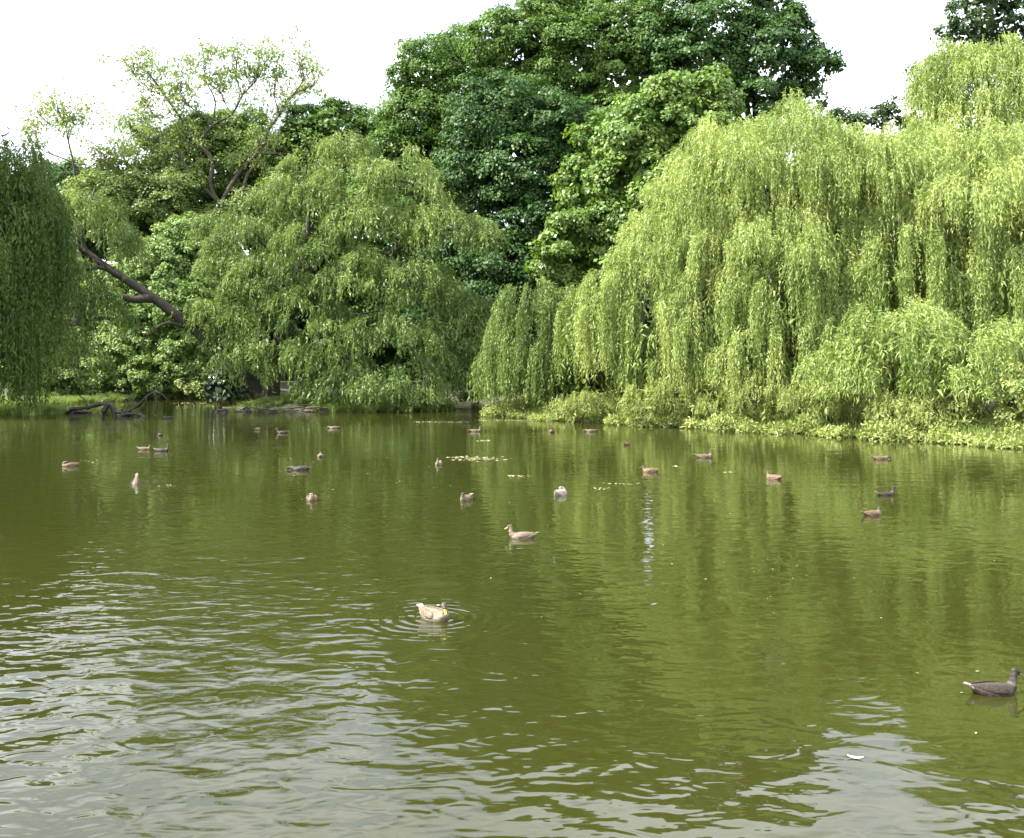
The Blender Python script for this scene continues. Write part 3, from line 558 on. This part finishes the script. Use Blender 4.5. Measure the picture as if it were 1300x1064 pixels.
for i in range(46):
    c = np.array([-18.0+R.random()*6.6, 61.0+R.random()*1.9, 0.04+R.random()*0.22]); a = R.normal()*0.6; L = 0.5+R.random()*1.1
    d = np.array([math.cos(a), math.sin(a)*0.6, R.normal()*0.08])
    sp = spline([c-d*L/2, c+R.normal(size=3)*0.06, c+d*L/2], 4); child('root', MB().tube(sp, np.linspace(0.07, 0.03, len(sp)), 6, 0.1).mesh('root'), M['mud'], isl)
def litter():
    V, T = [], []
    def patch(px, py, wpx, hpx, n, s):
        x = px+R.normal(size=n)*wpx*0.4; y = py+R.normal(size=n)*hpx*0.4; D = F*CAMH/(y-HZ)
        P = np.stack([(x-CX)/F*D, D, 0.006+0.01*R.random(n)], 1); a = R.random(n)*6.28
        U = np.stack([np.cos(a), np.sin(a), 0.12*R.normal(size=n)], 1); S = np.stack([-np.sin(a), np.cos(a), 0.12*R.normal(size=n)], 1)
        L = s*(0.5+R.random(n)); V.append(leaf_quads(P, U, S, L, L*0.5)); T.append(R.random(n))
    for a in ((612, 583, 32, 3.0, 260, 0.12), (585, 581, 20, 1.5, 60, 0.1), (615, 560, 12, 1, 40, 0.1), (560, 536, 50, 0.8, 160, 0.11), (640, 534, 50, 0.8, 200, 0.11), (660, 605, 22, 1.2, 50, 0.1), (765, 621, 16, 1.6, 40, 0.09), (790, 615, 20, 1, 30, 0.09),
              (858, 593, 7, 1, 16, 0.1), (925, 600, 10, 1, 20, 0.08), (120, 585, 25, 3, 18, 0.09), (215, 617, 20, 5, 16, 0.06), (240, 512, 40, 1.5, 120, 0.13), (270, 516, 50, 2, 120, 0.13), (450, 600, 300, 40, 60, 0.05), (900, 720, 350, 90, 55, 0.035), (1200, 880, 60, 60, 6, 0.03)):
        patch(*a)
    a = link('floating_litter', np_mesh('floating_litter', np.concatenate(V), 4, np.concatenate(T)), M['litter'])
    tag(a, 'scattered mats and flecks of leaf litter floating on the pond', 'litter', kind='stuff')
litter()
M['feather'] = noise_mat('white_feather', (0.62, 0.62, 0.60), (0.8, 0.8, 0.78), 20, 0.8)
fp = wl(1086, 963); mbf = MB()
vs_, fs_ = [], []
for i in range(9):
    u = i/8; x = (u-0.5)*0.11; hw = 0.018*math.sin(math.pi*min(u*0.9+0.08, 1))+0.001
    for sgn in (-1, 0, 1): vs_.append((x, sgn*hw, 0.008+0.012*(2*u-1)**2-(0.004 if sgn == 0 else 0)))
for i in range(8):
    for j in range(2): a = i*3+j; fs_.append((a, a+1, a+4, a+3))
me = bpy.data.meshes.new('feather'); me.from_pydata(vs_, [], fs_)
fo = link('feather', me, M['feather']); fo.location = (fp[0], fp[1], 0); fo.rotation_euler = (0, 0, -0.3); tag(fo, 'small white feather floating in the sky reflection at the lower right', 'feather')

# ---------------------------------------------------------------- ducks
def duck_material(name, back, flank, pale, head, cap):
    m, t, n, l = mat(name)
    a = n('ShaderNodeVertexColor'); a.layer_name = 'plumage'
    sp = n('ShaderNodeSeparateColor'); l(a.outputs[0], sp.inputs[0])      # R: pale amount, G: head amount, B: dark cap / stripe
    tc = n('ShaderNodeTexCoord'); vo = n('ShaderNodeTexVoronoi'); vo.inputs['Scale'].default_value = 62
    mp = n('ShaderNodeMapping'); mp.inputs['Scale'].default_value = (0.6, 1, 1); l(tc.outputs['Object'], mp.inputs[0]); l(mp.outputs[0], vo.inputs['Vector'])
    rg = n('ShaderNodeMapRange'); rg.inputs[1].default_value = 0.15; rg.inputs[2].default_value = 0.6; l(vo.outputs['Distance'], rg.inputs[0])
    def mixc(f, c1, c2):
        x = n('ShaderNodeMix'); x.data_type = 'RGBA'
        for s_, v in ((0, f), (6, c1), (7, c2)):
            if isinstance(v, tuple): x.inputs[s_].default_value = (*v, 1)
            else: l(v, x.inputs[s_])
        return x.outputs[2]
    body = mixc(rg.outputs[0], back, flank)
    c = mixc(sp.outputs[0], body, pale); c = mixc(sp.outputs[1], c, head); c = mixc(sp.outputs[2], c, cap)
    p = n('ShaderNodeBsdfPrincipled'); p.inputs['Roughness'].default_value = 0.62; p.inputs['Specular IOR Level'].default_value = 0.3
    b = n('ShaderNodeBump'); b.inputs['Strength'].default_value = 0.4; b.inputs['Distance'].default_value = 0.006; l(vo.outputs['Distance'], b.inputs['Height']); l(b.outputs[0], p.inputs['Normal'])
    o = n('ShaderNodeOutputMaterial'); l(c, p.inputs['Base Color']); l(p.outputs[0], o.inputs[0]); return m
DM = {'brown': duck_material('plumage_brown', (0.025, 0.018, 0.011), (0.145, 0.108, 0.068), (0.30, 0.24, 0.18), (0.13, 0.10, 0.065), (0.025, 0.018, 0.012)),
      'pale': duck_material('plumage_pale', (0.036, 0.027, 0.018), (0.185, 0.145, 0.100), (0.33, 0.29, 0.23), (0.17, 0.14, 0.095), (0.035, 0.026, 0.018)),
      'rust': duck_material('plumage_rust', (0.034, 0.021, 0.013), (0.165, 0.108, 0.066), (0.28, 0.21, 0.16), (0.10, 0.072, 0.048), (0.03, 0.02, 0.014)),
      'white': duck_material('plumage_whitish', (0.16, 0.12, 0.10), (0.42, 0.35, 0.30), (0.55, 0.50, 0.45), (0.34, 0.28, 0.23), (0.20, 0.16, 0.13)),
      'dark': duck_material('plumage_dark', (0.010, 0.008, 0.007), (0.042, 0.029, 0.021), (0.30, 0.27, 0.24), (0.042, 0.035, 0.027), (0.014, 0.012, 0.010))}
def plain(name, c, rough=0.4):
    return noise_mat(name, tuple(v*0.85 for v in c), c, 30, rough)
M['bill'] = plain('yellow_bill', (0.62, 0.50, 0.03), 0.35); M['bill_dark'] = plain('olive_bill', (0.10, 0.085, 0.035), 0.35); M['eye'] = plain('eye', (0.008, 0.006, 0.005), 0.1)
def loft(rings, k=18):
    """rings: (centre xyz, half width y, half height, tilt axis dir)"""
    v, f = [], []
    for c, hw, hh, d in rings:
        d = Vector(d).normalized(); s = Vector((0, 1, 0)); s = (s-d*s.dot(d)).normalized(); u = s.cross(d)
        if u.z < 0 and abs(d.z) < 0.99: u = -u
        for j in range(k):
            a = 2*math.pi*j/k; p = Vector(c)+s*math.cos(a)*hw+u*math.sin(a)*hh; v.append(tuple(p))
    n = len(rings)
    for i in range(n-1):
        for j in range(k):
            j2 = (j+1) % k; f.append((i*k+j, i*k+j2, (i+1)*k+j2, (i+1)*k+j))
    f.append(tuple(range(k))[::-1]); f.append(tuple((n-1)*k+j for j in range(k)))
    return v, f
POSES = {   # neck path, head centre, head direction
    'up':    ([(0.135, 0, 0.045), (0.185, 0, 0.105), (0.188, 0, 0.165), (0.200, 0, 0.215)], (0.212, 0, 0.228), (1, 0, -0.30)),
    'turn':  ([(0.135, 0, 0.045), (0.180, 0, 0.090), (0.185, -0.005, 0.140), (0.195, -0.012, 0.180)], (0.200, -0.020, 0.192), (0.80, -0.34, -0.62)),
    'low':   ([(0.140, 0, 0.04), (0.205, 0, 0.075), (0.255, 0, 0.085), (0.290, 0, 0.075)], (0.305, 0, 0.072), (1, 0, -0.55)),
    'short': ([(0.130, 0, 0.05), (0.165, 0, 0.095), (0.165, 0, 0.130), (0.170, 0, 0.155)], (0.180, 0, 0.163), (1, 0, -0.12)),
    'tuck':  ([(0.130, 0, 0.06), (0.145, 0.01, 0.100), (0.120, 0.025, 0.130), (0.080, 0.03, 0.142)], (0.060, 0.032, 0.142), (-1, 0.1, -0.12)),
}
BODY = [(-0.285, 0.012, 0.006, 0.102), (-0.255, 0.040, 0.018, 0.090), (-0.215, 0.062, 0.040, 0.068), (-0.16, 0.086, 0.066, 0.045), (-0.09, 0.108, 0.086, 0.030), (-0.02, 0.118, 0.094, 0.024), (0.05, 0.114, 0.092, 0.024), (0.11, 0.098, 0.082, 0.028), (0.155, 0.074, 0.062, 0.034), (0.185, 0.042, 0.036, 0.040), (0.197, 0.012, 0.012, 0.042)]
DG = bpy.context.evaluated_depsgraph_get
def duck_body(pose):
    V, Fc = [], []
    def add(v, f): b = len(V); V.extend(v); Fc.extend([tuple(b+i for i in q) for q in f])
    add(*loft([((x, 0, z), hw, hh, (1, 0, 0.0)) for x, hw, hh, z in BODY]))
    path, hc, hd = POSES[pose]; sp = spline(path, 4); tg = unit(np.gradient(sp, axis=0)); rr = np.interp(np.linspace(0, 1, len(sp)), [0, 0.35, 0.75, 1], [0.068, 0.050, 0.036, 0.034])
    add(*loft([(tuple(p), float(r), float(r), tuple(d)) for p, r, d in zip(sp, rr, tg)], 14))
    hd_ = Vector(hd).normalized(); H0 = Vector(hc)
    rings = []
    for u, r in ((-0.047, 0.008), (-0.040, 0.022), (-0.022, 0.034), (0.0, 0.037), (0.022, 0.033), (0.042, 0.022), (0.054, 0.010)):
        rings.append((tuple(H0+hd_*u), r*0.86, r, tuple(hd_)))
    add(*loft(rings, 14))
    me = bpy.data.meshes.new('tmp'); me.from_pydata(V, [], Fc); o = bpy.data.objects.new('tmp', me); COL.objects.link(o)
    md = o.modifiers.new('r', 'REMESH'); md.mode = 'VOXEL'; md.voxel_size = 0.0075
    ms = o.modifiers.new('s', 'SMOOTH'); ms.iterations = 4; ms.factor = 0.5
    bm_ = bpy.data.meshes.new_from_object(o.evaluated_get(DG())); bpy.data.objects.remove(o)
    bm_.name = 'body'; n = len(bm_.vertices); co_ = np.empty(n*3); bm_.vertices.foreach_get('co', co_); co_ = co_.reshape(-1, 3)
    bm_.polygons.foreach_set('use_smooth', [True]*len(bm_.polygons))
    rel = co_-np.array(hc); hx = np.array(hd_); up = np.array([0, 0, 1.0]); up = unit(up-hx*(up@hx))
    dist = np.linalg.norm(rel, axis=1); along = rel@hx; high = rel@up
    nd = np.min(np.linalg.norm(co_[:, None]-sp[None, 4:], axis=2), 1)
    headm = np.clip((0.060-np.minimum(dist, nd))/0.02, 0, 1)
    cap = ((dist < 0.062) & ((high > 0.019) | ((np.abs(high-0.004) < 0.006) & (along > -0.03)))).astype(float)
    back_neck = ((nd < 0.045) & (dist > 0.03) & ((co_[:, 0] < np.interp(co_[:, 2], sp[:, 2], sp[:, 0])-0.022)) & (co_[:, 2] > 0.10)).astype(float)*0.6
    pale = np.clip((-0.235-co_[:, 0])/0.03, 0, 1)*0.9+np.clip((0.016-co_[:, 2])/0.02, 0, 1)*0.55*(co_[:, 0] < 0.12)+0.5*headm*(high < -0.012)
    ca = bm_.color_attributes.new('plumage', 'FLOAT_COLOR', 'POINT')
    ca.data.foreach_set('color', np.stack([np.clip(pale, 0, 1), headm, np.clip(cap+back_neck, 0, 1), np.ones(n)], 1).astype(np.float32).ravel())
    return bm_
def grey_attr(me, pale=0.0, cap=0.0):
    n = len(me.vertices); ca = me.color_attributes.new('plumage', 'FLOAT_COLOR', 'POINT')
    ca.data.foreach_set('color', np.tile(np.array([pale, 0, cap, 1], np.float32), n))
def duck_parts(pose):
    _, hc, hd = POSES[pose]; hd_ = Vector(hd).normalized(); H0 = Vector(hc); up = Vector((0, 0, 1)); up = (up-hd_*up.dot(hd_)).normalized(); sd_ = hd_.cross(up)
    q = []
    dn = (hd_-up*0.12).normalized(); r = []
    for u, w_, h_ in ((0.040, 0.016, 0.017), (0.060, 0.013, 0.012), (0.080, 0.0135, 0.007), (0.098, 0.0145, 0.005), (0.108, 0.009, 0.004)):
        r.append((u, w_, h_))
    v, f = [], []; k = 10
    for u, w_, h_ in r:
        c = H0+dn*u-up*0.010
        for j in range(k): a = 2*math.pi*j/k; p = c+sd_*math.cos(a)*w_+up*math.sin(a)*h_; v.append(tuple(p))
    for i in range(len(r)-1):
        for j in range(k): j2 = (j+1) % k; f.append((i*k+j, i*k+j2, (i+1)*k+j2, (i+1)*k+j))
    f.append(tuple(range(k))[::-1]); f.append(tuple((len(r)-1)*k+j for j in range(k)))
    me = bpy.data.meshes.new('bill'); me.from_pydata(v, [], f); me.polygons.foreach_set('use_smooth', [True]*len(me.polygons)); q.append(('bill', me))
    for s in (-1, 1):
        b = bmesh.new(); bmesh.ops.create_icosphere(b, subdivisions=1, radius=0.0055); me = bpy.data.meshes.new('eye'); b.to_mesh(me); b.free()
        me.transform(Matrix.Translation(H0+hd_*0.018+up*0.010+sd_*s*0.0275)); q.append(('eye', me))
    return q
def wing_mesh(s):
    ring = []
    for x, z, y, hw, hh in ((0.085, 0.062, 0.094, 0.006, 0.020), (0.06, 0.070, 0.098, 0.012, 0.040), (0.0, 0.077, 0.098, 0.016, 0.047), (-0.07, 0.083, 0.088, 0.015, 0.042), (-0.14, 0.090, 0.066, 0.011, 0.031), (-0.20, 0.098, 0.044, 0.007, 0.018), (-0.255, 0.106, 0.024, 0.003, 0.006)):
        ring.append((x, z, y*s, hw, hh))
    v, f = [], []; k = 12
    for x, z, y, hw, hh in ring:
        for j in range(k):
            a = 2*math.pi*j/k; dy, dz = math.cos(a)*hw, math.sin(a)*hh; t_ = 0.55*s
            v.append((x, y+dy*math.cos(t_)-dz*math.sin(t_), z+dy*math.sin(t_)+dz*math.cos(t_)))
    for i in range(len(ring)-1):
        for j in range(k): j2 = (j+1) % k; f.append((i*k+j, i*k+j2, (i+1)*k+j2, (i+1)*k+j))
    f.append(tuple(range(k))[::-1]); f.append(tuple((len(ring)-1)*k+j for j in range(k)))
    me = bpy.data.meshes.new('wing'); me.from_pydata(v, [], f); me.polygons.foreach_set('use_smooth', [True]*len(me.polygons)); grey_attr(me, 0.0, 0.30); return me
def tail_mesh():
    v, f = [], []
    for i in range(7):
        a = (i-3)*0.17; d = (-math.cos(a), math.sin(a)); L = 0.105-0.008*abs(i-3)
        b0 = len(v); c = (-0.225, 0.0); n_ = (-d[1], d[0])
        for u, w_ in ((0, 0.010), (0.7, 0.013), (1.0, 0.003)):
            for sg in (-1, 1):
                for zz in (0, 0.003): v.append((c[0]+d[0]*L*u+n_[0]*w_*sg, c[1]+d[1]*L*u+n_[1]*w_*sg, 0.092+0.022*u+zz+0.0012*i))
        for s_ in (0, 4):
            a0 = b0+s_; f += [(a0, a0+4, a0+6, a0+2), (a0+1, a0+3, a0+7, a0+5), (a0, a0+1, a0+5, a0+4), (a0+2, a0+6, a0+7, a0+3)]
    me = bpy.data.meshes.new('tail'); me.from_pydata(v, [], f); grey_attr(me, 0.6); return me
BODIES = {}
WINGS = [wing_mesh(-1), wing_mesh(1)]; TAIL = tail_mesh()
def duck(px, py, face, pose, col, label, scale=1.0, bill='bill_dark', name='duck', tilt=0.0, sink=0.0):
    """py: the waterline; face: heading in degrees, 0 = to the right, 90 = away, 180 = left, -90 = to the camera"""
    p = wl(px, py); o = root(name, (p[0], p[1], sink), label, 'duck', 'ducks on the pond')
    o.rotation_euler = (0, math.radians(tilt), math.radians(face)); o.scale = (scale,)*3
    ps = 'up' if pose == 'upend' else pose
    if ps not in BODIES: BODIES[ps] = (duck_body(ps), duck_parts(ps))
    bd, parts = BODIES[ps]
    def add(nm, me, mt):
        c = bpy.data.objects.new(nm, me); COL.objects.link(c); c.parent = o
        if not me.materials: me.materials.append(mt)
        c.material_slots[0].link = 'OBJECT'; c.material_slots[0].material = mt; return c
    add('body', bd, DM[col])
    for wm in WINGS: add('wing', wm, DM[col])
    add('tail', TAIL, DM[col])
    for nm, me in parts: add(nm, me, M[bill] if nm == 'bill' else M['eye'])
    return o
DUCKS = [
 (552, 785, -48, 'turn', 'pale', 'mottled buff duck with bright yellow bill amid ring ripples, nearer the viewer', 0.98, 'bill'),
 (662, 683, 180, 'up', 'pale', 'pale buff duck with yellow bill swimming left in mid pond', 0.90, 'bill'),
 (1263, 880, 4, 'up', 'dark', 'dark brown duck with white tail edge at the lower right edge', 0.86, 'bill_dark'),
 (1108, 654, 20, 'short', 'rust', 'reddish duck with raised white tail, second nearest on the right side', 0.85, 'bill_dark'),
 (1125, 629, 5, 'up', 'dark', 'dark duck swimming right just beyond the one with raised white tail', 0.80, 'bill_dark'),
 (982, 608, 125, 'short', 'rust', 'brown and white duck facing away beneath the middle of the huge willow', 1.0, 'bill_dark'),
 (895, 581, 0, 'short', 'brown', 'light brown duck swimming right below the right bank undergrowth', 1.05, 'bill_dark'),
 (1118, 583, 5, 'low', 'rust', 'pinkish brown duck with lowered head close to the right bank', 0.95, 'bill_dark'),
 (825, 599, 170, 'short', 'rust', 'reddish brown duck facing left in front of bright green reflections', 0.95, 'bill_dark'),
 (796, 565, 60, 'tuck', 'rust', 'small round duck with tucked head below the pale willow', 0.85, 'bill_dark'),
 (750, 548, 180, 'low', 'brown', 'duck with lowered head facing left near the undergrowth tip', 0.95, 'bill_dark'),
 (700, 549, 90, 'short', 'brown', 'dark-headed duck seen from behind beside the undergrowth tip', 0.95, 'bill_dark'),
 (712, 628, 65, 'tuck', 'white', 'pale sleeping duck, almost white, right of mid pond', 1.05, 'bill_dark'),
 (604, 548, 0, 'up', 'brown', 'duck swimming right in the gap between island and right bank', 0.95, 'bill_dark'),
 (557, 590, -95, 'up', 'pale', 'small upright duck facing the viewer left of the floating leaf mat', 0.85, 'bill_dark'),
 (592, 635, -110, 'short', 'brown', 'brown duck facing the viewer, left of the pale sleeping duck', 1.0, 'bill_dark'),
 (396, 635, -75, 'short', 'brown', 'brown duck facing the viewer, nearest of those left of centre', 1.0, 'bill_dark'),
 (381, 597, 180, 'low', 'dark', 'long dark duck with lowered head swimming left', 1.05, 'bill_dark'),
 (407, 580, 100, 'short', 'pale', 'small pale duck seen from behind, above the long dark one', 0.85, 'bill_dark'),
 (424, 544, 180, 'low', 'brown', 'distant duck with bill in the water below the island sedge', 0.95, 'bill_dark'),
 (358, 550, 180, 'up', 'dark', 'pale-necked duck facing left in the shade of the island willow', 0.95, 'bill_dark'),
 (327, 546, 70, 'tuck', 'pale', 'small light duck with tucked head left of the pale-necked one', 0.8, 'bill_dark'),
 (206, 573, 0, 'up', 'dark', 'dark duck swimming right, touching the wake of a rusty duck', 0.95, 'bill_dark'),
 (184, 571, 5, 'short', 'rust', 'rusty brown duck just left of the dark swimming one', 0.9, 'bill_dark'),
 (203, 553, 120, 'short', 'dark', 'small dark duck alone above the rusty and dark pair', 0.8, 'bill_dark'),
 (172, 614, -100, 'upend', 'brown', 'upended duck with its pointed tail in the air at left', 0.95, 'bill_dark'),
 (88, 592, 200, 'tuck', 'rust', 'orange-brown preening duck, farthest left of all', 0.95, 'bill_dark'),
 (213, 531, 180, 'low', 'dark', 'dark low duck beside the crooked dead branch', 0.95, 'bill_dark'),
]
for d in DUCKS:
    px, py, fc, pose, colr, lab, s_, bl = d
    if pose == 'upend': duck(px, py, fc, pose, colr, lab, s_, bl, tilt=58, sink=-0.075)
    else: duck(px, py, fc, pose, colr, lab, s_, bl, sink=-0.012)
print('TRIS', sum(len(m.loops)-2*len(m.polygons) for m in bpy.data.meshes))
